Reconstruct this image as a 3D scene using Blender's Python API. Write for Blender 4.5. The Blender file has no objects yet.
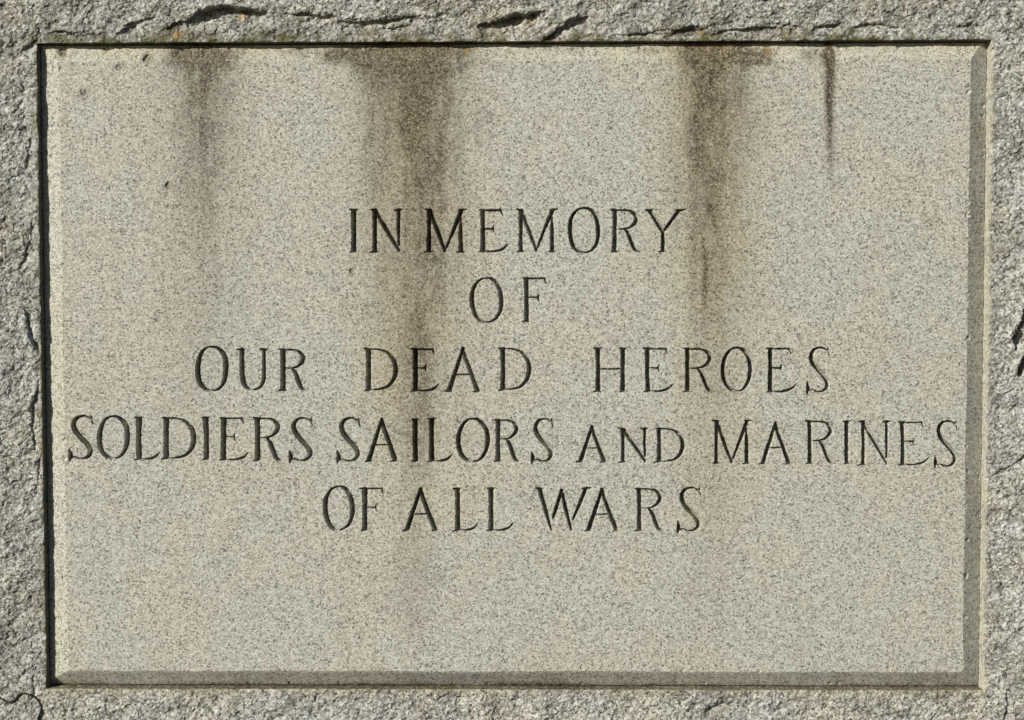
import bpy, math
import numpy as np
from mathutils import Vector, Matrix

# ------------------------------------------------------------------ scene
S = bpy.context.scene
COL = S.collection
rng = np.random.default_rng(11)
MM = 0.001

# wall frame: X right, U up, H out of the wall (towards the viewer); H = 0 is the rim of the rough stone.
# world = (X, -H, U + ZB)
ZB = 1.45                                    # height of the tablet's middle above the ground
def world(X, U, H):
    return np.stack([X, -np.asarray(H), np.asarray(U) + ZB], -1)

CAM = np.array([0.0174494, 0.07730578, 1.51188898])
RT = np.array([[9.99928667e-01, 8.06899742e-04, 1.19168250e-02],
               [-1.34669752e-03, 9.98969852e-01, 4.53588053e-02],
               [-1.18679489e-02, -4.53716181e-02, 9.98899679e-01]])   # columns: camera axes in the wall frame
FPX = 1500.0

def on_wall(px, py, h):
    """a point of the photograph laid on the plane H = h of the stone"""
    px = np.asarray(px, float); py = np.asarray(py, float)
    d = np.stack([(px - 512) / FPX, -(py - 360) / FPX, -np.ones_like(px)], -1) @ RT.T
    t = (h - CAM[2]) / d[..., 2]
    return CAM[0] + t * d[..., 0], CAM[1] + t * d[..., 1]

def to_px(X, U, H):
    q = np.stack([X - CAM[0], U - CAM[1], H - CAM[2] + 0 * X], -1) @ RT
    return 512 + FPX * q[..., 0] / -q[..., 2], 360 - FPX * q[..., 1] / -q[..., 2]

# ------------------------------------------------------------------ noise
def _hash(ix, iy, seed):
    n = (ix.astype(np.int64) * 374761393 + iy.astype(np.int64) * 668265263 + seed * 1442695041) & 0xFFFFFFFF
    n = ((n ^ (n >> 13)) * 1274126177) & 0xFFFFFFFF
    n = ((n ^ (n >> 16)) * 2246822519) & 0xFFFFFFFF
    return ((n ^ (n >> 15)) & 0xFFFFFF) / float(0xFFFFFF)

def vnoise(x, y, seed=0):
    ix = np.floor(x); iy = np.floor(y); fx = x - ix; fy = y - iy
    fx = fx * fx * fx * (fx * (fx * 6 - 15) + 10); fy = fy * fy * fy * (fy * (fy * 6 - 15) + 10)
    a = _hash(ix, iy, seed); b = _hash(ix + 1, iy, seed); c = _hash(ix, iy + 1, seed); d = _hash(ix + 1, iy + 1, seed)
    return (a + (b - a) * fx) * (1 - fy) + (c + (d - c) * fx) * fy      # 0..1

def fbm(x, y, octs=4, seed=0, gain=0.5):
    s = 0; a = 1; t = 0
    for o in range(octs):
        s = s + a * (vnoise(x * 2 ** o + 17.3 * o, y * 2 ** o - 9.1 * o, seed + 31 * o) - 0.5); t += a; a *= gain
    return s / t * 2                                                    # about -1..1

def facets(x, y, seed):
    """fractured stone: Voronoi cells, each a tilted plane"""
    ix = np.floor(x); iy = np.floor(y)
    best = np.full(x.shape, 9.0); out = np.zeros(x.shape)
    for di in (-1, 0, 1):
        for dj in (-1, 0, 1):
            cx = ix + di; cy = iy + dj
            jx = cx + _hash(cx, cy, seed); jy = cy + _hash(cx, cy, seed + 1)
            dx = x - jx; dy = y - jy; d = dx * dx + dy * dy
            v = (_hash(cx, cy, seed + 2) - 0.5) + (_hash(cx, cy, seed + 3) - 0.5) * dx * 1.6 + (_hash(cx, cy, seed + 4) - 0.5) * dy * 1.6
            m = d < best
            best = np.where(m, d, best); out = np.where(m, v, out)
    return out

def sstep(a, b, x):
    t = np.clip((x - a) / (b - a), 0, 1); return t * t * (3 - 2 * t)

# ------------------------------------------------------------------ mesh building
def make_mesh(name, verts, loops, starts, totals, mat, parent=None, attrs=None):
    me = bpy.data.meshes.new(name)
    me.vertices.add(len(verts)); me.vertices.foreach_set('co', np.ascontiguousarray(verts, np.float32).ravel())
    me.loops.add(len(loops)); me.loops.foreach_set('vertex_index', np.ascontiguousarray(loops, np.int32))
    me.polygons.add(len(starts))
    me.polygons.foreach_set('loop_start', np.ascontiguousarray(starts, np.int32))
    for k, v in (attrs or {}).items():
        a = me.attributes.new(k, 'FLOAT', 'POINT'); a.data.foreach_set('value', np.ascontiguousarray(v, np.float32))
    me.update(calc_edges=True); me.validate()
    me.materials.append(mat)
    me.shade_flat()
    o = bpy.data.objects.new(name, me); COL.objects.link(o)
    if parent: o.parent = parent
    return o

class Polys:
    def __init__(s): s.l = []; s.t = []
    def quads(s, q):
        q = np.asarray(q).reshape(-1, 4); s.l.append(q.ravel()); s.t.append(np.full(len(q), 4))
    def ngon(s, idx): s.l.append(np.asarray(idx)); s.t.append(np.array([len(idx)]))
    def done(s):
        l = np.concatenate(s.l); t = np.concatenate(s.t); return l, np.concatenate([[0], np.cumsum(t)[:-1]]), t

def compact(verts, loops, attrs):
    used, inv = np.unique(loops, return_inverse=True)
    return verts[used], inv, {k: v[used] for k, v in attrs.items()}

# ------------------------------------------------------------------ materials
def nd(nt, t, **kw):
    n = nt.nodes.new(t)
    for k, v in kw.items(): setattr(n, k, v)
    return n

def granite(name, light, tan, mid, dark, cell, contrast_shift, bump_s, bump_d, rough_scale, cool, clump, warmc):
    m = bpy.data.materials.new(name); m.use_nodes = True; nt = m.node_tree; L = nt.links.new
    bs = nt.nodes['Principled BSDF']
    tc = nd(nt, 'ShaderNodeTexCoord')
    co = tc.outputs['Object']
    # wobble the crystal borders
    wn = nd(nt, 'ShaderNodeTexNoise'); wn.inputs['Scale'].default_value = 700; wn.inputs['Detail'].default_value = 2
    L(co, wn.inputs['Vector'])
    wm = nd(nt, 'ShaderNodeVectorMath', operation='MULTIPLY_ADD'); wm.inputs[1].default_value = (0.0016,) * 3
    L(wn.outputs['Color'], wm.inputs[0]); L(co, wm.inputs[2])
    vo = nd(nt, 'ShaderNodeTexVoronoi', feature='F1'); vo.inputs['Scale'].default_value = 1 / cell; vo.inputs['Randomness'].default_value = 1
    L(wm.outputs[0], vo.inputs['Vector'])
    sp = nd(nt, 'ShaderNodeSeparateColor'); L(vo.outputs['Color'], sp.inputs[0])
    # clumps of mica: shift the lottery by a slower noise
    cn = nd(nt, 'ShaderNodeTexNoise'); cn.inputs['Scale'].default_value = 150; cn.inputs['Detail'].default_value = 3
    L(co, cn.inputs['Vector'])
    cm = nd(nt, 'ShaderNodeMath', operation='MULTIPLY_ADD'); cm.inputs[1].default_value = clump; L(cn.outputs[0], cm.inputs[0]); L(sp.outputs[0], cm.inputs[2])
    cs = nd(nt, 'ShaderNodeMath', operation='ADD'); cs.inputs[1].default_value = -clump / 2 + contrast_shift; L(cm.outputs[0], cs.inputs[0])
    r = nd(nt, 'ShaderNodeValToRGB'); cr = r.color_ramp; cr.interpolation = 'LINEAR'
    stops = [(0.0, dark), (0.09, dark), (0.15, mid), (0.34, mid), (0.42, tan), (0.60, tan), (0.68, light), (1.0, tuple(min(1, c * 1.22) for c in light))]
    cr.elements[0].position, cr.elements[0].color = stops[0][0], (*stops[0][1], 1)
    cr.elements[1].position, cr.elements[1].color = stops[-1][0], (*stops[-1][1], 1)
    for p, c in stops[1:-1]:
        e = cr.elements.new(p); e.color = (*c, 1)
    L(cs.outputs[0], r.inputs[0])
    # fine grain over the crystals
    fn = nd(nt, 'ShaderNodeTexNoise'); fn.inputs['Scale'].default_value = 1100; fn.inputs['Detail'].default_value = 3; L(co, fn.inputs['Vector'])
    fr = nd(nt, 'ShaderNodeMapRange'); fr.inputs[1].default_value = 0.3; fr.inputs[2].default_value = 0.7; fr.inputs[3].default_value = 0.74; fr.inputs[4].default_value = 1.24
    L(fn.outputs[0], fr.inputs[0])
    mul = nd(nt, 'ShaderNodeVectorMath', operation='SCALE'); L(r.outputs[0], mul.inputs[0]); L(fr.outputs[0], mul.inputs['Scale'])
    # slow warm / cool drift
    dn = nd(nt, 'ShaderNodeTexNoise'); dn.inputs['Scale'].default_value = 16; dn.inputs['Detail'].default_value = 5; dn.inputs['Roughness'].default_value = 0.6
    L(co, dn.inputs['Vector'])
    dr = nd(nt, 'ShaderNodeValToRGB'); dr.color_ramp.elements[0].position = 0.33; dr.color_ramp.elements[1].position = 0.68
    dr.color_ramp.elements[0].color = (*cool, 1); dr.color_ramp.elements[1].color = (*warmc, 1)
    L(dn.outputs[0], dr.inputs[0])
    t1 = nd(nt, 'ShaderNodeMix', data_type='RGBA', blend_type='MULTIPLY'); t1.inputs[0].default_value = 1
    L(mul.outputs[0], t1.inputs[6]); L(dr.outputs[0], t1.inputs[7])
    cur = t1.outputs[2]
    def attr(nm):
        a = nd(nt, 'ShaderNodeAttribute'); a.attribute_name = nm; return a.outputs['Fac']
    def layer(cur, nm, col, nscale, blend='MIX', gain=1.0):
        n = nd(nt, 'ShaderNodeTexNoise'); n.inputs['Scale'].default_value = nscale; n.inputs['Detail'].default_value = 3
        L(co, n.inputs['Vector'])
        a = nd(nt, 'ShaderNodeMapRange'); a.inputs[1].default_value = 0.3; a.inputs[2].default_value = 0.7; a.inputs[3].default_value = 0.7; a.inputs[4].default_value = 1.25
        L(n.outputs[0], a.inputs[0])
        if nm == 'stain':                       # grime sits in some crystals and their pores more than in others
            g = nd(nt, 'ShaderNodeMapRange'); g.inputs[3].default_value = 0.62; g.inputs[4].default_value = 1.3; L(sp.outputs[2], g.inputs[0])
            g2 = nd(nt, 'ShaderNodeMath', operation='MULTIPLY'); L(a.outputs[0], g2.inputs[0]); L(g.outputs[0], g2.inputs[1]); a = g2
        b = nd(nt, 'ShaderNodeMath', operation='MULTIPLY'); b.use_clamp = True; L(attr(nm), b.inputs[0]); L(a.outputs[0], b.inputs[1])
        x = nd(nt, 'ShaderNodeMix', data_type='RGBA', blend_type=blend); x.inputs[7].default_value = (*col, 1)
        L(b.outputs[0], x.inputs[0]); L(cur, x.inputs[6]); return x.outputs[2]
    cur = layer(cur, 'warm', (0.98, 0.88, 0.70), 300, 'MULTIPLY')
    cur = layer(cur, 'cream', (0.43, 0.395, 0.295), 260)
    cur = layer(cur, 'stain', (0.054, 0.037, 0.017), 420)
    cur = layer(cur, 'moss', (0.075, 0.072, 0.018), 480)
    cur = layer(cur, 'lichen', (0.30, 0.17, 0.025), 500)
    L(cur, bs.inputs['Base Color'])
    bs.inputs['Roughness'].default_value = 0.78
    bs.inputs['Specular IOR Level'].default_value = 0.35
    # relief of the tooled / broken grain
    b1 = nd(nt, 'ShaderNodeTexNoise'); b1.inputs['Scale'].default_value = rough_scale; b1.inputs['Detail'].default_value = 4; b1.inputs['Roughness'].default_value = 0.62
    L(co, b1.inputs['Vector'])
    ad = nd(nt, 'ShaderNodeMath', operation='MULTIPLY_ADD'); ad.inputs[1].default_value = 0.45; L(sp.outputs[1], ad.inputs[0]); L(b1.outputs[0], ad.inputs[2])
    bp = nd(nt, 'ShaderNodeBump'); bp.inputs['Strength'].default_value = bump_s; bp.inputs['Distance'].default_value = bump_d
    L(ad.outputs[0], bp.inputs['Height']); L(bp.outputs[0], bs.inputs['Normal'])
    return m

M_SLAB = granite('tooled_granite', (0.42, 0.418, 0.368), (0.388, 0.375, 0.312), (0.29, 0.282, 0.24), (0.135, 0.13, 0.11), 0.0014, 0.035, 0.42, 0.0005, 560, (0.972, 1.0, 1.02), 0.2, (1.012, 1.0, 0.965))
M_ROUGH = granite('rough_granite', (0.385, 0.39, 0.370), (0.31, 0.307, 0.275), (0.215, 0.213, 0.192), (0.09, 0.09, 0.08), 0.0020, 0.01, 0.45, 0.0010, 330, (0.965, 0.99, 0.985), 0.34, (1.035, 1.0, 0.91))

# ------------------------------------------------------------------ lettering: carved strokes
FACE = -3.2 * MM                              # tablet face, behind the rim of the rough stone
def spline(pts, n=7):
    p = np.array(pts, float); p = np.vstack([2 * p[0] - p[1], p, 2 * p[-1] - p[-2]]); out = []
    for i in range(1, len(p) - 2):
        for t in np.linspace(0, 1, n, endpoint=False):
            a, b, c, d = p[i - 1:i + 3]
            out.append(0.5 * (2 * b + (c - a) * t + (2 * a - 5 * b + 4 * c - d) * t * t + (3 * b - a - 3 * c + d) * t ** 3))
    out.append(p[-2]); return np.array(out)

def glyph(ch, x0, x1, y0, y1, k=1.0):
    """list of (polyline of px x, px y, half width; flat ends?)"""
    W = x1 - x0; Ht = y1 - y0; out = []
    j = lambda s=0.35: rng.normal(0, s)
    X = lambda u: x0 + u * W
    Y = lambda v: y0 + v * Ht
    def line(u0, v0, u1, v1, w0, w1=None, wm=None):
        w1 = w0 if w1 is None else w1; wm = (w0 + w1) / 2 * 0.96 if wm is None else wm
        a = (X(u0), Y(v0)); b = (X(u1), Y(v1)); f = 0.5 + rng.uniform(-.1, .1)
        out.append((np.array([[a[0], a[1], w0 * k], [a[0] + (b[0] - a[0]) * f + j(.25), a[1] + (b[1] - a[1]) * f, wm * k], [b[0], b[1], w1 * k]]), True))
    def serif(u, v, l, r, side, w=1.7):
        # little wedge across the end of a stroke: l px to the left, r px to the right
        yy = Y(v) + (1.0 if side == 't' else -1.0); x = X(u)
        out.append((np.array([[x - l + j(.3), yy - (0.7 if side == 't' else -0.7) + j(.2), 0.65], [x, yy, w * k], [x + r + j(.3), yy - (0.8 if side == 't' else -0.8) + j(.2), 0.65]]), False))
    def stem(u, v0=0.0, v1=1.0, w=2.78, top=(4, 4), bot=(4, 4)):
        line(u, v0, u + j(.3) / W, v1, w * 1.06, w * 1.08, w * 0.93)
        if top: serif(u, v0, top[0], top[1], 't')
        if bot: serif(u, v1, bot[0], bot[1], 'b')
    def curve(pts): 
        q = spline([(X(u), Y(v), w * k) for u, v, w in pts]); q[:, 2] = np.maximum(q[:, 2] * 0.92 + 0.14, 0.5); out.append((q, False))
    def foot(u0):
        curve([(u0, .975, 1.1), (u0 + (1 - u0) * .35, .985, 1.1), (u0 + (1 - u0) * .68, .955, 1.7), (u0 + (1 - u0) * .86, .90, 1.35), (1.0, .81, .35)])
    def bar(u0, u1, v, w=1.15, end=True):
        line(u0, v, u1, v + j(.3) / Ht, w, w * 1.05, w)
        if end: curve([(u1 - .02, v - .075, .35), (u1 - .045, v, 1.2), (u1 + .0, v + .08, .35)])
    s = 4.4
    if ch == 'I': stem(.5, top=(3.6, 3.6), bot=(3.6, 3.6))
    elif ch == 'H':
        stem(.12); stem(.86); line(.12, .485, .86, .475, 1.05)
    elif ch == 'E' or ch == 'F':
        u = .18 if ch == 'E' else .17
        stem(u, top=(4.4, 2), bot=(4.4, 2) if ch == 'E' else (4, 3))
        e = .80 if ch == 'E' else .93
        line(u, .028, e, .024, 1.35, 1.2)
        curve([(e - .06, .0, .35), (e - .02, .035, 1.2), (e + .04, .14, .35)])
        bar(u, .56 if ch == 'E' else .68, .455, 1.15)
        if ch == 'E': foot(u)
    elif ch == 'L':
        stem(.24, bot=(4.4, 2)); foot(.24)
    elif ch == 'R':
        stem(.14, top=(4.2, 1), bot=(4, 4))
        curve([(.14, .03, 1.1), (.5, .03, 1.1), (.72, .075, 1.6), (.84, .2, 2.4), (.79, .33, 2.3), (.6, .435, 1.3), (.38, .465, .9), (.14, .465, .8)])
        curve([(.46, .47, 1.0), (.58, .58, 2.1), (.68, .76, 2.5), (.78, .92, 2.1), (.9, .985, 1.1), (1.0, 1.0, .35)])
    elif ch == 'D':
        stem(.14, top=(4.2, 1), bot=(4.2, 1))
        curve([(.14, .03, 1.1), (.42, .03, 1.0), (.68, .10, 1.5), (.87, .28, 2.4), (.925, .50, 2.75), (.86, .73, 2.5), (.68, .90, 1.8), (.42, .965, 1.15), (.14, .975, 1.0)])
    elif ch == 'O':
        t = np.linspace(0, 2 * np.pi, 49)
        cx, cy, rx, ry = (x0 + x1) / 2, (y0 + y1) / 2, W / 2 - 2.2 * k, Ht / 2 - 1.0 * k
        tilt = 0.16
        w = (1.15 + 1.5 * np.abs(np.cos(t + tilt)) ** 1.4) * k
        e = 0.92
        cxx = np.sign(np.cos(t)) * np.abs(np.cos(t)) ** e; syy = np.sign(np.sin(t)) * np.abs(np.sin(t)) ** e
        out.append((np.stack([cx + rx * cxx + 0.35 * np.sin(3 * t + j(2)), cy + ry * syy, w], 1), False))
    elif ch == 'U':
        curve([(.17, .035, 2.75), (.175, .3, 2.6), (.185, .6, 2.7), (.25, .85, 2.4), (.42, .97, 1.4), (.6, .975, 1.1), (.78, .9, 1.6), (.875, .72, 2.0), (.885, .4, 1.85), (.885, .035, 1.9)])
        serif(.17, 0, 4.2, 4, 't'); serif(.885, 0, 4, 4, 't')
    elif ch == 'A':
        line(.50, .0, .11, .985, 1.9, 2.7, 2.3); line(.47, .06, .885, .985, 2.4, 2.7, 2.35)
        line(.30, .625, .70, .61, 1.15)
        serif(.11, 1, 3.8, 3.6, 'b'); serif(.885, 1, 3.8, 3.6, 'b')
    elif ch == 'N':
        stem(.13, top=(4.4, 1), w=2.35); line(.13, .02, .93, .985, 2.3, 1.7, 2.4); line(.90, .0, .90, .86, 2.1, 1.4, 1.9)
        serif(.90, 0, 4, 3.6, 't')
    elif ch == 'M':
        stem(.105, top=(4.2, 1), w=2.4); line(.11, .02, .50, .985, 2.6, 1.6, 2.5); line(.90, .01, .505, .93, 2.6, 1.2, 2.1)
        line(.875, .18, .885, 1.0, 1.6, 2.6, 2.55); serif(.885, 1, 4.2, 3.8, 'b'); serif(.90, 0, 3.4, 5, 't')
    elif ch == 'W':
        line(.09, .01, .31, .99, 2.6, 1.0, 2.4); line(.33, .72, .50, .03, 1.5, 2.2, 2.3); line(.50, .12, .67, .99, 2.4, 1.1, 2.4); line(.69, .74, .93, .01, 1.5, 2.3, 2.2)
        serif(.075, 0, 3.2, 5.5, 't'); serif(.93, 0, 4, 4.4, 't')
    elif ch == 'Y':
        line(.10, .01, .45, .53, 2.3, 2.2); line(.87, .01, .46, .53, 2.2, 2.0); line(.45, .49, .44, 1.0, 2.3, 2.55)
        serif(.10, 0, 4, 4.6, 't'); serif(.88, 0, 5, 5.2, 't'); serif(.44, 1, 3.8, 3.8, 'b')
    elif ch == 'S':
        curve([(.88, .075, .9), (.72, .03, 1.1), (.52, .02, 1.3), (.30, .075, 2.1), (.205, .2, 2.7), (.28, .35, 2.8), (.48, .49, 2.7), (.72, .63, 2.7), (.865, .78, 2.6), (.81, .90, 2.2), (.62, .965, 1.5), (.42, .965, 1.0), (.24, .92, .5)])
        curve([(.90, .0, .35), (.90, .06, 1.0), (.95, .2, .35)])
        curve([(.035, .75, .5), (.07, .84, 1.9), (.085, .91, 2.5), (.06, .97, 1.7), (.035, 1.03, .5)]); curve([(.10, .93, 1.5), (.26, .955, .8)])
    return out

TEXT = [
    # line 1
    ('I', 350, 357.4, 209.2, 252, 1), ('N', 370.8, 402, 209.2, 252.4, 1), ('M', 425, 466, 209.2, 252.4, 1), ('E', 477.5, 507.7, 209.2, 252.2, 1),
    ('M', 516.7, 557, 209, 252, .92), ('O', 567.8, 600.8, 207, 253.6, .98), ('R', 611, 641.2, 209, 252, .95), ('Y', 645.4, 684.8, 209.4, 252, .95),
    # line 2
    ('O', 470, 503.7, 277, 323.4, 1), ('F', 522.4, 547, 277.4, 321.8, 1),
    # line 3
    ('O', 195.4, 228.4, 345.8, 391.8, 1), ('U', 236.6, 267.6, 348.8, 390.6, 1), ('R', 279, 307.4, 348.8, 391, 1),
    ('D', 363.8, 398.4, 348.3, 391, 1), ('E', 410.2, 439.2, 348.4, 391.6, 1), ('A', 445, 482, 347, 392, 1), ('D', 498.2, 532, 347.8, 390.6, 1),
    ('H', 594, 628.2, 348, 392, 1), ('E', 642.2, 673.2, 348, 392, 1), ('R', 683.2, 715, 348, 392, 1), ('O', 721.2, 752.6, 346.8, 392.4, 1),
    ('E', 765, 796.4, 347.8, 392.4, .95), ('S', 806.4, 830.8, 347, 393.2, .9),
    # line 4
    ('S', 68.4, 93.8, 415.4, 460, 1), ('O', 97.3, 129.6, 415.4, 459.6, 1), ('L', 132.4, 159.4, 417, 460, 1), ('D', 161.4, 196.4, 417.4, 459.4, 1),
    ('I', 200.2, 211, 417.2, 460, 1), ('E', 218.4, 248.4, 417.4, 460.6, 1), ('R', 253.2, 282.4, 417.6, 461, 1), ('S', 288.6, 313.6, 417.4, 462, 1),
    ('S', 336.6, 361, 417.4, 462.4, 1), ('A', 365, 399.6, 418, 461.8, 1), ('I', 410.2, 420.4, 419, 461.8, 1), ('L', 425.2, 452.6, 418.4, 461.8, 1),
    ('O', 456.6, 489.8, 417.8, 462.8, 1), ('R', 495, 520.4, 419.4, 461.8, 1), ('S', 531, 554.2, 418.4, 462.8, .95),
    ('A', 577, 608.2, 425.4, 462.5, .86), ('N', 619, 648.2, 428, 462.7, .84), ('D', 655, 685.2, 428, 462.4, .86),
    ('M', 713, 751.6, 420.2, 464, .86), ('A', 759.4, 793.2, 421.4, 464.2, .9), ('R', 806, 835.6, 420.6, 464, .85), ('I', 842.6, 852, 421, 464.2, .85),
    ('N', 859.2, 890.2, 421, 465.4, .82), ('E', 897.2, 929.2, 421.6, 465.6, .88), ('S', 934.2, 958.6, 420.4, 467.6, .92),
    # line 5
    ('O', 323.2, 354.6, 485.6, 531.2, 1), ('F', 361.2, 384, 487.8, 531, 1), ('A', 403, 439.8, 487.4, 531.2, 1), ('L', 451.4, 478, 488, 531.2, 1), ('L', 484.2, 513.2, 487.8, 531.2, 1),
    ('W', 534.6, 590, 487.8, 531.6, .95), ('A', 584.4, 621.2, 487.8, 531.4, .98), ('R', 635.2, 664.8, 488.2, 531.4, .98), ('S', 676.8, 702, 487.2, 532.4, .95),
]

# ------------------------------------------------------------------ the tablet: face, chamfers and grooves on one fine grid
ST = 0.5 * MM; B = 8
NXB, NZB = 238, 163
NX, NZ = NXB * B, NZB * B
SW, SH = NX * ST, NZ * ST                     # 0.952 x 0.652
xs = -SW / 2 + ST * np.arange(NX + 1); us = -SH / 2 + ST * np.arange(NZ + 1)
GX, GU = np.meshgrid(xs, us)                  # [row = u, col = x]
PX, PY = to_px(GX, GU, FACE)
drop_depth = np.zeros_like(GX)                # groove depth of the lettering, metres
owner = np.full(GX.shape, -1, np.int32)
for gi, (ch, x0, x1, y0, y1, k) in enumerate(TEXT):
    strokes = glyph(ch, x0, x1, y0, y1, 1 - (1 - k) * .3)
    ax, au = on_wall([x0 - 9, x1 + 9], [y1 + 6, y0 - 6], FACE)
    i0, i1 = np.searchsorted(xs, ax); r0, r1 = np.searchsorted(us, au)
    sx = GX[r0:r1, i0:i1] / MM; su = GU[r0:r1, i0:i1] / MM
    dep = np.zeros(sx.shape)
    ppm = 1.0 / (on_wall(x0 + 1.0, y0, FACE)[0] - on_wall(float(x0), y0, FACE)[0]) * MM   # px per mm
    rag = fbm(sx / 2.6, su / 2.6, 2, 5) * 0.38 + fbm(sx / 7, su / 7, 2, 9) * 0.2
    for pl, flat in strokes:
        e = np.full(sx.shape, -9.0); fd = rng.uniform(.85, 1.15)
        qx, qu = on_wall(pl[:, 0], pl[:, 1], FACE); qx = qx / MM; qu = qu / MM; qw = pl[:, 2] / ppm
        n = len(pl) - 1
        for a in range(n):
            dx, du = qx[a + 1] - qx[a], qu[a + 1] - qu[a]; Ls = math.hypot(dx, du)
            if Ls < 1e-6: continue
            s_ = ((sx - qx[a]) * dx + (su - qu[a]) * du) / Ls
            t = np.clip(s_ / Ls, 0, 1); w = qw[a] + (qw[a + 1] - qw[a]) * t
            d = np.hypot(sx - qx[a] - t * dx, su - qu[a] - t * du)
            v = w - d
            if flat:
                if a == 0: v = np.where(s_ < w, np.minimum(w - np.hypot(np.maximum(0, 0 * s_), np.abs((sx - qx[a]) * du - (su - qu[a]) * dx) / Ls), s_), v)
                if a == n - 1: v = np.where(s_ > Ls - w, np.minimum(w - np.abs((sx - qx[a]) * du - (su - qu[a]) * dx) / Ls, Ls - s_), v)
            e = np.maximum(e, v)
        e = np.clip(np.where(e > -1.5, e + rag, e), 0, None)
        dep = np.maximum(dep, fd * (7.0 * np.minimum(e, 0.9) + 2.6 * np.maximum(e - 0.9, 0)))
    dep = dep * (1 + 0.12 * fbm(sx / 5, su / 5, 2, 3))
    dep = np.where(dep > 0, dep, 0)
    sub = drop_depth[r0:r1, i0:i1]; np.maximum(sub, dep * MM, out=sub)
    o = owner[r0:r1, i0:i1]; o[dep > 0] = gi

# chamfers
wob = lambda a, s: fbm(a / 0.05, a * 0 + s, 3, s) * 0.7 * MM + fbm(a / 0.006, a * 0 + s, 2, s + 5) * 0.25 * MM
gu1 = us[:, None]; gx1 = xs[None, :]
dl = GX + SW / 2 + wob(gu1, 1); dr_ = SW / 2 - GX + wob(gu1, 2); db = GU + SH / 2 + wob(gx1, 3); dt = SH / 2 - GU + wob(gx1, 4)
def up(a):
    a = np.asarray(a); i = np.arange(NX + 1); k = np.minimum(i // 2, a.shape[1] - 2); t = i / 2 - k
    a = a[:, k] * (1 - t) + a[:, k + 1] * t
    i = np.arange(NZ + 1); k = np.minimum(i // 2, a.shape[0] - 2); t = (i / 2 - k)[:, None]
    return a[k] * (1 - t) + a[k + 1] * t
def cham(d, w, c): return np.clip(1 - d / w, 0, 1.15) * c
CH = np.maximum.reduce([cham(dl, 20 * MM, 6.2 * MM), cham(dr_, 18.5 * MM, 8.9 * MM), cham(db, 16.5 * MM, 9.0 * MM), cham(dt, 17 * MM, 6.0 * MM)])
# chips and pits
ARRIS = []
for _ in range(95):
    t_ = rng.uniform(0, 1); q_ = rng.integers(0, 6); r_ = rng.uniform(1.4, 3.4)
    ARRIS.append([(58 + 912 * t_, 669 + rng.normal(0, 1.2)), (62 + 905 * t_, 685.5), (968.5 - 4 * t_ + rng.normal(0, 1.2), 65 + 600 * t_), (985.5 - 6 * t_, 60 + 615 * t_), (60 + 905 * t_, 48), (58 + 9 * t_ + rng.normal(0, 2), 65 + 600 * t_)][q_] + (r_, r_ * rng.uniform(.2, .42)))
pit = np.zeros_like(GX)
for (cx, cy, r_, dd) in [(62, 51, 6, 2.5), (147, 58.5, 5.5, 2.2), (136, 57, 3, 1.2), (84, 93, 4, .9), (119, 67, 4.5, 1.0), (168, 185, 3.5, 1.6), (352, 271.5, 3, 1.5), (256, 178, 3, .6),
                         (828, 55, 4, 1.6), (700, 62, 5, 1.0), (372, 52, 7, 1.2), (345, 54, 5, 1.0), (462, 54, 8, .9), (180, 52, 6, 1.3), (205, 51, 5, 1.2), (225, 56, 6, .9), (436, 60, 4, .8), (818, 52, 4, 1.2),
                         (106, 48, 4, 1.5), (300, 48, 4, 1.2), (560, 47, 4, 1.0), (640, 48, 3, 1.2), (840, 47, 4, 1.4), (900, 47, 3, 1.0), (750, 55, 6, 1.0)] + ARRIS:
    ax, au = on_wall([cx - 12., cx + 12], [cy + 12., cy - 12], FACE)
    i0, i1 = np.searchsorted(xs, ax); r0, r1 = np.searchsorted(us, au); wx_, wy_ = PX[r0:r1, i0:i1], PY[r0:r1, i0:i1]
    q = np.hypot(wx_ - cx, (wy_ - cy)) + 1.6 * fbm(wx_ / 3, wy_ / 3, 2, int(cx))
    pit[r0:r1, i0:i1] = np.maximum(pit[r0:r1, i0:i1], dd * MM * sstep(r_, r_ * .35, q))
HH = FACE - CH - pit - drop_depth

# stains of run-off and grime with shapes of their own (photo coordinates of the face)
def streak(cx, w, y0, y1, amp, p=1.0, bend=0.0, seed=0, wgrow=0.0):
    c = cx + bend * (PY - y0) / 100 + 3.0 * fbm(PY / 40 + seed, PY * 0 + seed, 3, seed)
    ww = w * (1 + wgrow * (PY - y0) / (y1 - y0)); 
    g = np.exp(-((PX - c) / ww) ** 2 * (1 + 0.8 * fbm(PX / 9, PY / 60, 3, seed + 40)))
    f = np.clip(1 - (PY - y0) / (y1 - y0), 0, 1) ** p
    return amp * g * f * (PY > 0)
def patch(cx, cy, rx, ry, amp, seed):
    q = np.hypot((PX - cx) / rx, (PY - cy) / ry) + 0.55 * fbm(PX / 12, PY / 12, 5, seed, .65)
    return amp * sstep(1.25, .2, q)
PXF, PYF = PX, PY; PX, PY = PX[::2, ::2], PY[::2, ::2]
stain = np.zeros_like(PX)
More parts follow.
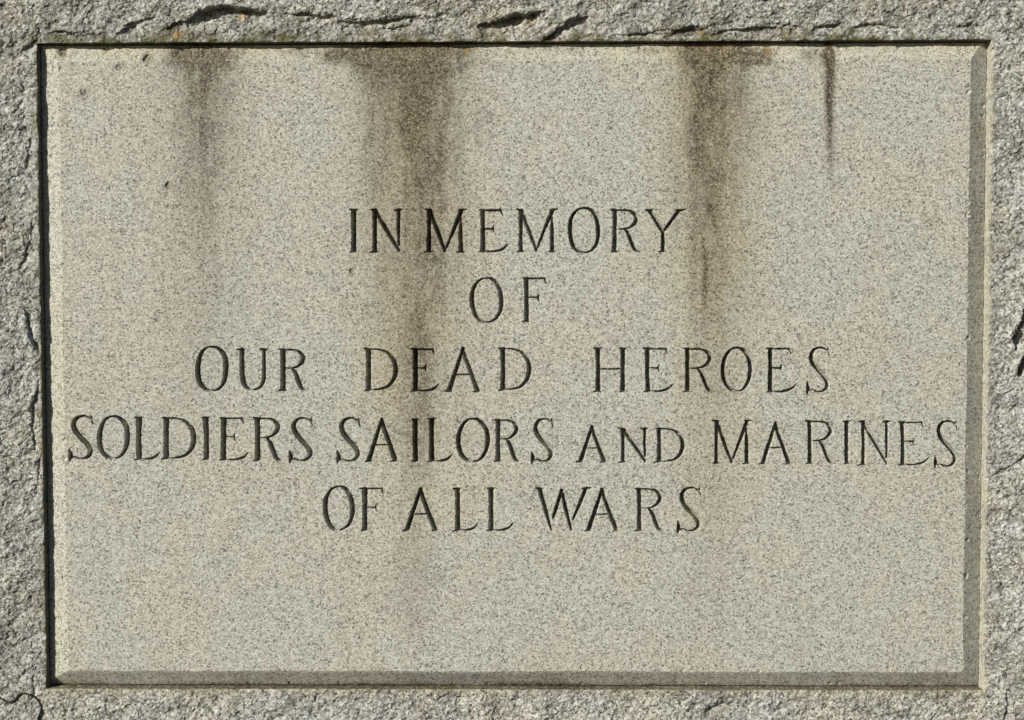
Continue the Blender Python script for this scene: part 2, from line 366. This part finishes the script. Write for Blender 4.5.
L_ = [streak(204, 9, 40, 340, .38, .9, 1, 1), streak(203, 32, 38, 250, .34, 1.1, 0, 2), streak(201, 36, 40, 460, .24, .7, 0, 47), streak(172, 7, 40, 85, .5, 1, 3, 3), streak(232, 9, 40, 110, .3, 1, 0, 4),
      patch(205, 58, 40, 14, .55, 5), patch(180, 55, 16, 11, .55, 6),
      streak(376, 14, 40, 260, .40, .9, 1, 7), streak(443, 14, 40, 330, .34, .8, -2, 8), streak(411, 48, 40, 480, .50, .8, 1, 9, .05), streak(418, 20, 60, 640, .36, .7, 0, 10), patch(416, 420, 20, 80, .22, 48), patch(412, 580, 26, 70, .16, 50), streak(712, 26, 200, 680, .2, .7, 0, 49),
      patch(400, 56, 88, 18, .6, 11), patch(375, 66, 26, 26, .3, 12), patch(443, 62, 34, 20, .34, 13), patch(340, 54, 20, 10, .6, 14), patch(408, 52, 60, 8, .6, 34),
      patch(432, 260, 9, 12, .8, 15), patch(418, 350, 16, 55, .34, 16), patch(440, 577, 6, 10, .28, 17), patch(437, 285, 14, 40, .22, 18),
      streak(702, 9, 45, 340, .60, .9, 0, 19), streak(702, 26, 40, 290, .30, 1.0, 0, 20), streak(737, 11, 40, 215, .42, 1, 0, 21), streak(715, 40, 40, 400, .3, .8, 0, 22),
      patch(688, 56, 14, 14, .7, 23), patch(704, 76, 10, 24, .6, 24), patch(752, 56, 26, 12, .7, 25), patch(722, 54, 42, 9, .45, 35), patch(705, 268, 5, 28, .62, 26), patch(704, 300, 5, 30, .3, 36),
      patch(828.5, 60, 6.5, 15, 1.0, 27), streak(829, 4.0, 50, 200, .95, .8, 1.5, 28), patch(828, 54, 8, 6, .8, 51), patch(828, 105, 4.5, 50, .5, 29), patch(812, 55, 14, 8, .35, 37),
      patch(84, 93, 6, 6, .42, 30), patch(119, 67, 8, 6, .45, 31), patch(147, 58, 8, 7, .5, 32), patch(168, 185, 5.5, 5.5, .55, 33), patch(352, 272, 4, 5, .5, 38), patch(62, 52, 9, 6, .5, 39), patch(256, 178, 5, 5, .3, 41), patch(131, 122, 8, 6, .2, 42),
      patch(560, 47, 40, 6, .2, 43), patch(650, 50, 20, 5, .3, 44), patch(300, 50, 40, 5, .22, 45), patch(62, 685, 1, 1, 0, 46)]
for l in L_: stain = 1 - (1 - stain) * (1 - np.clip(l, 0, 1))
# run-off leaves fine vertical runs with ragged borders
runs = fbm(PX / 5.5 + .8 * fbm(PY / 30, PX / 30, 2, 64), PY / 95, 4, 61, .6); rag_ = fbm(PX / 11, PY / 16, 5, 62, .65)
top_ = sstep(70, 46, PY)
stain = np.clip(stain * 1.18 * np.clip(1 + .55 * runs + .45 * rag_, 0.1, 2), 0, np.where(np.abs(PX - 829) < 9, .96, .84))
for _ in range(70):
    a_, b_ = rng.uniform(60, 965), rng.uniform(70, 665)
    r_ = rng.uniform(1.0, 2.6); w_ = (np.abs(PX[0] - a_) < 8).nonzero()[0]; v_ = (np.abs(PY[:, 0] - b_) < 14).nonzero()[0]
    sl = np.ix_(v_, w_); stain[sl] = np.maximum(stain[sl], rng.uniform(.15, .5) * sstep(1.2, .4, np.hypot(PX[sl] - a_, (PY[sl] - b_) * rng.uniform(.7, 1.2)) / r_ + .4 * fbm(PX[sl] / 2, PY[sl] / 2, 2, 63)))
warm = np.clip(.85 * np.exp(-((PX - 412) / 50) ** 2) * sstep(690, 120, PY) + .75 * np.exp(-((PX - 712) / 42) ** 2) * sstep(690, 120, PY) + .35 * np.exp(-((PX - 190) / 46) ** 2) * sstep(520, 80, PY)
               + .35 * np.exp(-((PY - 50) / 10) ** 2) + .18 * np.exp(-((PX - 62) / 9) ** 2) + .22 * fbm(PX / 60, PY / 120, 4, 60), 0, 1)
moss = np.clip(patch(62, 53, 5, 5, .5, 80) + patch(466, 51, 4, 5, .5, 81) + patch(768, 50, 5, 5, .5, 82), 0, 1)
lich = np.clip(patch(466, 50, 2.5, 4, .55, 83) + patch(769, 51, 4, 4, .4, 84), 0, 1)
stain, warm, moss, lich = up(stain), up(warm), up(moss), up(lich)
PX, PY = PXF, PYF
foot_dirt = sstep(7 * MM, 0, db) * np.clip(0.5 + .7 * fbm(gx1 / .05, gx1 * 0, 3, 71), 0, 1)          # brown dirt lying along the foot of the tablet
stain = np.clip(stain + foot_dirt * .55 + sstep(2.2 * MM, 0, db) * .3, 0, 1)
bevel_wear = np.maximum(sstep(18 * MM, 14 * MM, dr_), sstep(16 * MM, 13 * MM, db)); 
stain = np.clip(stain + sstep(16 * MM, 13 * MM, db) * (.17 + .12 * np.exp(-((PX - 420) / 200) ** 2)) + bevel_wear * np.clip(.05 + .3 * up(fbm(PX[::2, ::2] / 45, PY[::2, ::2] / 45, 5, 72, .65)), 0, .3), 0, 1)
moss = moss + 0.14 * sstep(9 * MM, 3 * MM, dr_)
zero = np.zeros_like(GX)

# which 4 mm blocks need the fine grid
cellmax = (owner[:-1, :-1] >= 0) | (owner[1:, :-1] >= 0) | (owner[:-1, 1:] >= 0) | (owner[1:, 1:] >= 0)
blk = cellmax.reshape(NZB, B, NXB, B).any(axis=(1, 3))
bx = np.arange(NXB) * B; bz = np.arange(NZB) * B
bdist = np.minimum.reduce([np.minimum(np.arange(NXB), NXB - 1 - np.arange(NXB))[None, :] * np.ones((NZB, 1)), np.minimum(np.arange(NZB), NZB - 1 - np.arange(NZB))[:, None] * np.ones((1, NXB))])
fine = blk | (bdist < 6)
fine |= (pit > 0)[:-1, :-1].reshape(NZB, B, NXB, B).any(axis=(1, 3))
pbx, pby = PX[B // 2::B, B // 2::B], PY[B // 2::B, B // 2::B]
fine |= (pby < 78) | ((np.abs(pbx - 829) < 14) & (pby < 190)) | ((np.abs(pbx - 705) < 12) & (pby > 235) & (pby < 305))

VID = np.arange((NX + 1) * (NZ + 1)).reshape(NZ + 1, NX + 1)
V = world(GX, GU, HH).reshape(-1, 3)
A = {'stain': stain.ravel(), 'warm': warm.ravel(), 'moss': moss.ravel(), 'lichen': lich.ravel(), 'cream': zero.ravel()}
cell_fine = np.repeat(np.repeat(fine, B, 0), B, 1)
cell_owner = np.where(cellmax, np.maximum.reduce([owner[:-1, :-1], owner[1:, :-1], owner[:-1, 1:], owner[1:, 1:]]), -1)
QUAD = np.stack([VID[:-1, :-1], VID[:-1, 1:], VID[1:, 1:], VID[1:, :-1]], -1)
P = Polys(); P.quads(QUAD[cell_fine & (cell_owner < 0)])
for r, c in np.argwhere(~fine):
    r0, c0 = r * B, c * B
    def side(nb, idx): return idx[:-1] if nb else idx[:1]
    lo = side(fine[r - 1, c], VID[r0, c0:c0 + B + 1]); ri = side(fine[r, c + 1], VID[r0:r0 + B + 1, c0 + B])
    to = side(fine[r + 1, c], VID[r0 + B, c0:c0 + B + 1][::-1]); le = side(fine[r, c - 1], VID[r0:r0 + B + 1, c0][::-1])
    P.ngon(np.concatenate([lo, ri, to, le]))
# sides and back
border = np.concatenate([VID[0, :-1], VID[:-1, -1], VID[-1, :0:-1], VID[:0:-1, 0]])
nb = len(border); V2 = V[border].copy(); V2[:, 1] = 0.064
b2 = len(V) + np.arange(nb)
Vall = np.vstack([V, V2]); Aall = {k: np.concatenate([v, v[border] * 0]) for k, v in A.items()}
P.quads(np.stack([border, b2, np.roll(b2, -1), np.roll(border, -1)], 1))
P.ngon(b2[::-1])
loops, starts, totals = P.done()
vv, loops, aa = compact(Vall, loops, Aall)

tablet = bpy.data.objects.new('memorial_tablet', None); COL.objects.link(tablet)
tablet.empty_display_size = 0.1
base = Vector((0, 0.03, ZB - SH / 2)); tablet.location = base
tablet['label'] = 'smooth pale granite tablet with carved lettering and dark run-off stains, framed by rough stone'
tablet['category'] = 'memorial tablet'
off = np.array(base)
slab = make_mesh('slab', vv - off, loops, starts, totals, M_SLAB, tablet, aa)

WORDS = ['IN', 'MEMORY', 'OF', 'OUR', 'DEAD', 'HEROES', 'SOLDIERS', 'SAILORS', 'AND', 'MARINES', 'OF', 'ALL', 'WARS']
word_of = [w for w in WORDS for _ in w]
for gi, row in enumerate(TEXT):
    m = cell_owner == gi
    p = Polys(); p.quads(QUAD[m]); l, s, t = p.done()
    v, l, a = compact(V, l, A)
    o = make_mesh('letter', v - off, l, s, t, M_SLAB, tablet, a)
    o['label'] = 'incised capital %s of the word %s' % (row[0], word_of[gi])

# ------------------------------------------------------------------ the rough rock-faced stone around it
RW, RH = 0.955 / 2, 0.65555 / 2
def lines(half, outer):
    inner = np.linspace(-half, half, int(round(2 * half / MM)) + 1)
    d = [0.0]; st = 0.85
    while d[-1] < (outer - half) / MM:
        if d[-1] > 58: st *= 1.05
        d.append(d[-1] + min(st, 5))
    d = np.array(d[1:]) * MM
    return np.concatenate([-half - d[::-1], inner, half + d]), len(d)
lx, nlx = lines(RW, 0.80); lu, nlu = lines(RH, 0.62)
RX, RU = np.meshgrid(lx, lu)
ox = np.maximum(np.abs(RX) - RW, 0); ou = np.maximum(np.abs(RU) - RH, 0)
dist = np.hypot(ox, ou)
RX2, RU2 = RX, RU
keep = ~((np.abs(RX) < RW - 1.5 * MM) & (np.abs(RU) < RH - 1.5 * MM))
RX, RU, dist = RX[keep], RU[keep], dist[keep]
QX, QY = to_px(RX, RU, 0.0)
mx, mu = RX / MM, RU / MM
h = 3.2 * fbm(mx / 70, mu / 70, 3, 101) * sstep(0, 60, dist / MM) + 6 * sstep(0, 90, dist / MM)
wx = mx + 3 * fbm(mx / 9, mu / 9, 3, 102); wu = mu + 3 * fbm(mx / 9, mu / 9, 3, 103)
nearf = 0.6 + 0.4 * sstep(0, 14, dist / MM)
h += nearf * (3.6 * fbm(wx / 26, wu / 17, 5, 104, .55) + 0.9 * facets(wx / 15, wu / 11, 108) + 0.55 * facets(wx / 4.6, wu / 4.2, 112))
h += 0.42 * fbm(mx / 2.6, mu / 2.6, 2, 116) + 0.2 * (rng.random(mx.shape) - .5) + 1.0 * fbm(mx / 7, mu / 7, 3, 117) * nearf
h -= 0.3 * sstep(1.5, 0, dist / MM)

# breaks in the rock: ledges (upper side stands proud) along lines of the photograph
def ledge(pts, amp, fall, taper=True, dirn=(0.3, 1.0), sharp=1.0):
    """pts: px polyline; the stone below / right of it lies amp mm deeper and recovers over fall px"""
    global h
    pts = np.array(pts, float); amp = amp * (1.0 if amp > 9 else 0.62)
    x0, x1 = pts[:, 0].min() - fall - 6, pts[:, 0].max() + fall + 6; y0, y1 = pts[:, 1].min() - fall - 6, pts[:, 1].max() + fall + 6
    sel = (QX > x0) & (QX < x1) & (QY > y0) & (QY < y1)
    qx = QX[sel] + 2.6 * fbm(QX[sel] / 7, QY[sel] / 7, 4, 130, .6); qy = QY[sel] + 2.6 * fbm(QX[sel] / 7, QY[sel] / 7, 4, 131, .6)
    best = np.full(qx.shape, 1e9); sd = np.zeros(qx.shape); al = np.zeros(qx.shape)
    seg = np.hypot(*np.diff(pts, axis=0).T); tot = seg.sum(); acc = 0
    for a in range(len(pts) - 1):
        dx, dy = pts[a + 1] - pts[a]; L2 = dx * dx + dy * dy
        t = np.clip(((qx - pts[a, 0]) * dx + (qy - pts[a, 1]) * dy) / L2, 0, 1)
        ex, ey = qx - pts[a, 0] - t * dx, qy - pts[a, 1] - t * dy; d = np.hypot(ex, ey)
        cr = dx * ey - dy * ex
        m = d < best; best = np.where(m, d, best); sd = np.where(m, np.sign(cr) * d, sd); al = np.where(m, (acc + t * seg[a]) / tot, al); acc += seg[a]
    env = np.clip(np.minimum(al, 1 - al) * 4, 0, 1) ** .7 * np.clip(1 + .9 * fbm(QX[sel] / 16, QY[sel] / 16, 3, 133), .15, 1.5)
    prof = sstep(-.4 * sharp, .9 * sharp, sd) * np.clip(1 - sd / fall, 0, 1) ** 1.3
    lip = 0.25 * np.exp(-((sd + 2.5) / 3) ** 2)
    hh = h[sel]; hh += -amp * env * prof * (best < fall) + amp * env * lip; h[sel] = hh

# all polylines run left to right (the low side is below) or top to bottom mirrored (low side right)
ledge([(122, 27), (140, 21), (150, 18), (163, 17)], 4.5, 12)
ledge([(184, 22), (198, 13), (212, 8.5), (230, 7), (246, 9), (258, 11.5), (274, 12.5)], 9.5, 24)
ledge([(160, 30), (180, 22), (196, 16)], 5, 14)
ledge([(280, 15), (296, 13.5), (312, 14.5), (338, 17)], 5.5, 14)
ledge([(338, 20), (352, 21.5), (368, 22), (390, 18.5), (428, 15)], 6, 16)
ledge([(372, 30), (398, 26), (415, 24)], 4, 10)
ledge([(478, 25), (492, 21), (506, 17.5), (522, 14), (545, 10)], 10, 24)
ledge([(540, 40), (552, 34), (561, 26), (574, 18.5), (592, 15)], 8, 18)
ledge([(596, 36), (640, 33), (690, 28), (720, 30)], 4, 10)
ledge([(660, 38), (684, 27), (700, 26)], 5, 9)
ledge([(705, 34), (735, 29), (770, 26), (800, 29)], 5.5, 12)
ledge([(768, 24), (786, 23), (802, 28)], 5, 9)
ledge([(812, 28), (828, 25), (846, 22)], 6, 10)
ledge([(852, 28), (866, 24), (884, 24), (905, 30)], 5, 10)
ledge([(950, 28), (968, 24), (985, 27)], 4, 8)
ledge([(45, 33), (62, 31), (84, 34), (110, 32)], 4, 10)
ledge([(20, 50), (28, 45), (36, 38)], 4, 10)
ledge([(22, 280), (20, 268), (30, 240), (31, 215)], 4, 9)
ledge([(38, 356), (32, 342), (27, 325), (25, 308)], 8, 9)
ledge([(38, 460), (34, 446), (30, 425), (33, 404), (38, 378)], 6, 8)
ledge([(33, 500), (38, 472), (41, 450)], 3, 6)
ledge([(15, 120), (18, 105), (24, 96)], 2.2, 8)
ledge([(26, 170), (27, 150), (32, 135)], 2.5, 8)
ledge([(1015, 352), (1012, 338), (1020, 322), (1027, 300)], 13, 16)
ledge([(1019, 378), (1017, 368), (1022, 358), (1034, 345)], 13, 12)
ledge([(1004, 722), (1006, 705), (1007, 690)], 5, 6)
ledge([(286, 688), (292, 700), (304, 708), (320, 716)], 4, 7)
ledge([(432, 700), (446, 694), (470, 697)], 4, 8)
ledge([(700, 712), (720, 702), (745, 704)], 4, 10)
ledge([(30, 700), (34, 690), (33, 672)], 3, 5)
ledge([(985, 480), (1000, 470), (1016, 462), (1030, 450)], 4, 12)
ledge([(978, 520), (994, 560), (1010, 600)], 3, 10)
h -= 0.0
# along the head of the recess the stone is broken back and dips towards the edge
topz = np.exp(-((QY - 40) / 12) ** 2) * (QY < 46) * (np.abs(RX) < RW)
h -= topz * (0.3 + 1.3 * fbm(QX / 28, QY / 9, 3, 140))

# rim line: small chips
jx = np.where(np.abs(np.abs(RX) - RW) < 1e-6, 0.55 * MM * fbm(mu / 6, mx / 6, 3, 150), 0) * (np.abs(RU) < RH + 1e-6)
ju = np.where(np.abs(np.abs(RU) - RH) < 1e-6, 0.55 * MM * fbm(mx / 6, mu / 6, 3, 151), 0) * (np.abs(RX) < RW + 1e-6)
VX, VU = RX + jx, RU + ju
n2 = fbm(mx / 12, mu / 12, 4, 160)
e_ = 1e-6; on_top = (RU > RH - e_) & (np.abs(RX) < RW + .008); on_left = (RX < -RW + e_) & (np.abs(RU) < RH + .008); on_right = (RX > RW - e_) & (np.abs(RU) < RH + .003); on_bot = (RU < -RH + e_) & (np.abs(RX) < RW + .003)
dmm = dist / MM
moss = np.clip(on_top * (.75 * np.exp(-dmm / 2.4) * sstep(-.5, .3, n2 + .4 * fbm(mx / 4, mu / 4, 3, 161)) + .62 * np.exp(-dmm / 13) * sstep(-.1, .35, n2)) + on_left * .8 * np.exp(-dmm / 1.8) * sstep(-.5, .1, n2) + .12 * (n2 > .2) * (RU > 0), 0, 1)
def rpatch(cx, cy, rx, ry, amp, seed):
    q = np.hypot((QX - cx) / rx, (QY - cy) / ry) + 0.5 * fbm(QX / 4, QY / 4, 3, seed); return amp * sstep(1.1, .5, q)
lich = np.clip(rpatch(178, 35, 5.5, 4.5, .7, 170) + rpatch(242, 16, 5, 3.5, .5, 171) + rpatch(532, 20, 7, 3, .4, 172) + rpatch(700, 33, 4, 3, .4, 174), 0, 1)
moss = np.clip(moss + rpatch(170, 27, 8, 5, .6, 175) + rpatch(54, 38, 12, 5, .6, 176) + rpatch(35, 38, 5, 4, .8, 177) + rpatch(300, 37, 30, 4, .4, 178), 0, 1)
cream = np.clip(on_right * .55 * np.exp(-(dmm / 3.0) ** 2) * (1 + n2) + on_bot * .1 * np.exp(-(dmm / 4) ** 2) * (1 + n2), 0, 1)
warm = np.clip(on_bot * .6 * np.exp(-dmm / 5) + .2 * fbm(mx / 60, mu / 60, 3, 180), 0, 1)
stain = np.clip(on_bot * .25 * np.exp(-dmm / 2.5) * (.5 + n2) + .3 * sstep(.05, .5, fbm(mx / 22, mu / 16, 5, 181, .6)) + on_top * .5 * np.exp(-(dmm / 15) ** 2) * sstep(-.25, .45, fbm(mx / 16, mu / 7, 5, 182, .6)) * (RX < .40), 0, 1)

def full(a):
    z = np.zeros(RX2.shape); z[keep] = a; return z
RHgt, VX, VU, moss, lich, cream, warm, stain = [full(a) for a in (h * MM, VX, VU, moss, lich, cream, warm, stain)]
RX, RU = RX2, RU2
RID = np.arange(RX.size).reshape(RX.shape)
RV = world(VX, VU, RHgt).reshape(-1, 3)
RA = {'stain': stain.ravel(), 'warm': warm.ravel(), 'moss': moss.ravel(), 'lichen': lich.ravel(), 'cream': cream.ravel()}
cin = (np.abs(RX[:-1, :-1] + RX[1:, 1:]) / 2 < RW) & (np.abs(RU[:-1, :-1] + RU[1:, 1:]) / 2 < RH)
P = Polys(); RQ = np.stack([RID[:-1, :-1], RID[:-1, 1:], RID[1:, 1:], RID[1:, :-1]], -1); P.quads(RQ[~cin])
# walls of the recess
ca, cb = nlx, len(lx) - 1 - nlx; ra, rb = nlu, len(lu) - 1 - nlu
rim = np.concatenate([RID[ra, ca:cb], RID[ra:rb, cb], RID[rb, cb:ca:-1], RID[rb:ra:-1, ca]])
rimx, rimu = VX.ravel()[rim], VU.ravel()[rim]
hr = RHgt.ravel()[rim]
tag_bot = np.abs(RU.ravel()[rim] + RH) < 1e-6; tag_top = np.abs(RU.ravel()[rim] - RH) < 1e-6; tag_l = np.abs(RX.ravel()[rim] + RW) < 1e-6; tag_r = np.abs(RX.ravel()[rim] - RW) < 1e-6
prev = rim; nv = len(RV); rows = [RV]; ra_ = {k: [v] for k, v in RA.items()}
fr = [.12, .28, .45, .62, .8, 1.0, 1.25, 5.4]
para = np.arange(len(rim)).astype(float)
for kf, f in enumerate(fr):
    depth = hr + (-12.0 * MM - hr) * min(f, 1.25) if f < 2 else np.full_like(hr, -66 * MM)
    ti = min(f, 1.0) * 1.0 * MM
    nz = 0.35 * MM * fbm(para / 5, para * 0 + kf, 3, 190 + kf)
    x_ = rimx - np.sign(rimx) * (tag_l | tag_r) * (ti + nz); u_ = rimu - np.sign(rimu) * (tag_bot | tag_top) * (ti + nz)
    x_ = np.clip(x_, -RW + 0 * x_, RW); u_ = np.clip(u_, -RH, RH)
    rows.append(world(x_, u_, depth)); idx = nv + np.arange(len(rim)); nv += len(rim)
    q = 1 - min(f, 1)
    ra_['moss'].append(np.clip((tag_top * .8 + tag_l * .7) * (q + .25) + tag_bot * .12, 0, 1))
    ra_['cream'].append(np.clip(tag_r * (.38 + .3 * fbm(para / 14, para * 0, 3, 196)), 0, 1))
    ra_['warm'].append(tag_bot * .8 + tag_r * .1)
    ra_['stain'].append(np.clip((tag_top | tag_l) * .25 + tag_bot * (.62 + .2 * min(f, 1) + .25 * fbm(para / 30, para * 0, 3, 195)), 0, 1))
    ra_['lichen'].append(np.zeros(len(rim)))
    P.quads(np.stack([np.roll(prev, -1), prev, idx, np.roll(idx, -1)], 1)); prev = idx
P.ngon(prev)
# outer sides and back
bo = np.concatenate([RID[0, :-1], RID[:-1, -1], RID[-1, :0:-1], RID[:0:-1, 0]])
W2 = RV[bo].copy(); W2[:, 1] = 0.30; rows.append(W2); idx = nv + np.arange(len(bo))
for k in ra_: ra_[k].append(np.zeros(len(bo)))
P.quads(np.stack([bo, idx, np.roll(idx, -1), np.roll(bo, -1)], 1)); P.ngon(idx[::-1])
loops, starts, totals = P.done()
vv, loops, aa = compact(np.vstack(rows), loops, {k: np.concatenate(v) for k, v in ra_.items()})
bbase = Vector((0, 0.15, ZB - 0.62))
block = make_mesh('granite_block', vv - np.array(bbase), loops, starts, totals, M_ROUGH, None, aa)
block.location = bbase
block['label'] = 'grey rock-faced granite block with broken surface, surrounding the smooth tablet on all sides'
block['category'] = 'stone block'

# ------------------------------------------------------------------ dark strand lying on the rough stone, lower left
tp = [(-14, 694), (-6, 697), (0, 698), (2.5, 698.8), (5, 700.8), (8.3, 702), (12.5, 701.3), (15.8, 698.8), (18, 695.5), (21, 693.3), (25, 692.8), (29, 694), (33, 696.5), (37.5, 700), (40, 703.5), (41, 707.5), (39.8, 713), (38, 717.5), (37.6, 721), (36, 728), (31, 735)]
cv = bpy.data.curves.new('dark_strand', 'CURVE'); cv.dimensions = '3D'; cv.bevel_depth = 0.00115; cv.bevel_resolution = 2
ss = spline([(a, b, 0) for a, b in tp], 5)
sx, su = on_wall(ss[:, 0], ss[:, 1], 0.002)
hs = []
for a, b in zip(sx, su):
    i = np.argmin(np.abs(lx - a)); r = np.argmin(np.abs(lu - b)); hs.append(RHgt[max(r - 1, 0):r + 2, i - 1:i + 2].max())
hs = np.convolve(np.pad(hs, 4, 'edge'), np.ones(9) / 9, 'valid') + 0.0006
X_, U_ = sx, su
pts = world(X_, U_, hs)
sp_ = cv.splines.new('POLY'); sp_.points.add(len(pts) - 1)
for i, p in enumerate(pts):
    sp_.points[i].co = (*p, 1); sp_.points[i].radius = 0.75 + 0.6 * math.exp(-((ss[i, 0] - 14) / 6) ** 2) + 0.12 * math.sin(i * .9)
tmp = bpy.data.objects.new('tmp_curve', cv); COL.objects.link(tmp)
bpy.context.view_layer.update()
me = bpy.data.meshes.new_from_object(tmp.evaluated_get(bpy.context.evaluated_depsgraph_get()))
bpy.data.objects.remove(tmp); bpy.data.curves.remove(cv)
mt = bpy.data.materials.new('dry_tendril'); mt.use_nodes = True; nt = mt.node_tree; bs = nt.nodes['Principled BSDF']
tcn = nd(nt, 'ShaderNodeTexCoord'); nn = nd(nt, 'ShaderNodeTexNoise'); nn.inputs['Scale'].default_value = 400; nt.links.new(tcn.outputs['Object'], nn.inputs['Vector'])
rr = nd(nt, 'ShaderNodeValToRGB'); rr.color_ramp.elements[0].color = (.012, .011, .009, 1); rr.color_ramp.elements[1].color = (.035, .03, .022, 1)
nt.links.new(nn.outputs[0], rr.inputs[0]); nt.links.new(rr.outputs[0], bs.inputs['Base Color']); bs.inputs['Roughness'].default_value = .8
me.materials.append(mt); me.name = 'dark_strand'
strand = bpy.data.objects.new('dark_strand', me); COL.objects.link(strand)
strand['label'] = 'thin black wavy strand lying on rough stone beside the lower left corner'
strand['category'] = 'strand'

# ------------------------------------------------------------------ light and camera
SUN = Vector((-1.12, -1.0, 0.70)).normalized()
ld = bpy.data.lights.new('sun', 'SUN'); ld.energy = 5.0; ld.angle = math.radians(0.5); ld.color = (1.0, 0.965, 0.90)
lo = bpy.data.objects.new('sun', ld); COL.objects.link(lo); lo.rotation_mode = 'QUATERNION'; lo.rotation_quaternion = SUN.to_track_quat('Z', 'Y'); lo.location = (-3, -3, 4)
w = bpy.data.worlds.new('World'); S.world = w; w.use_nodes = True; nt = w.node_tree
sk = nt.nodes.new('ShaderNodeTexSky'); sk.sky_type = 'NISHITA'; sk.sun_disc = False
sk.sun_elevation = math.asin(SUN.z); sk.sun_rotation = math.atan2(SUN.x, SUN.y)
bg = nt.nodes['Background']; nt.links.new(sk.outputs[0], bg.inputs[0]); bg.inputs[1].default_value = 0.05

cd = bpy.data.cameras.new('camera'); cd.sensor_width = 36; cd.lens = 36 * FPX / 1024; cd.clip_start = 0.05; cd.clip_end = 100
co = bpy.data.objects.new('camera', cd); COL.objects.link(co)
cols = [world(*RT[:, i]) - np.array([0, 0, ZB]) for i in range(3)]
Mx = Matrix(((cols[0][0], cols[1][0], cols[2][0]), (cols[0][1], cols[1][1], cols[2][1]), (cols[0][2], cols[1][2], cols[2][2]))).to_4x4()
Mx.translation = Vector(world(*CAM)); co.matrix_world = Mx
S.camera = co
S.view_settings.view_transform = 'Standard'; S.view_settings.look = 'None'; S.view_settings.gamma = 1; S.view_settings.exposure = 0.18
S.render.resolution_x, S.render.resolution_y = 1024, 720
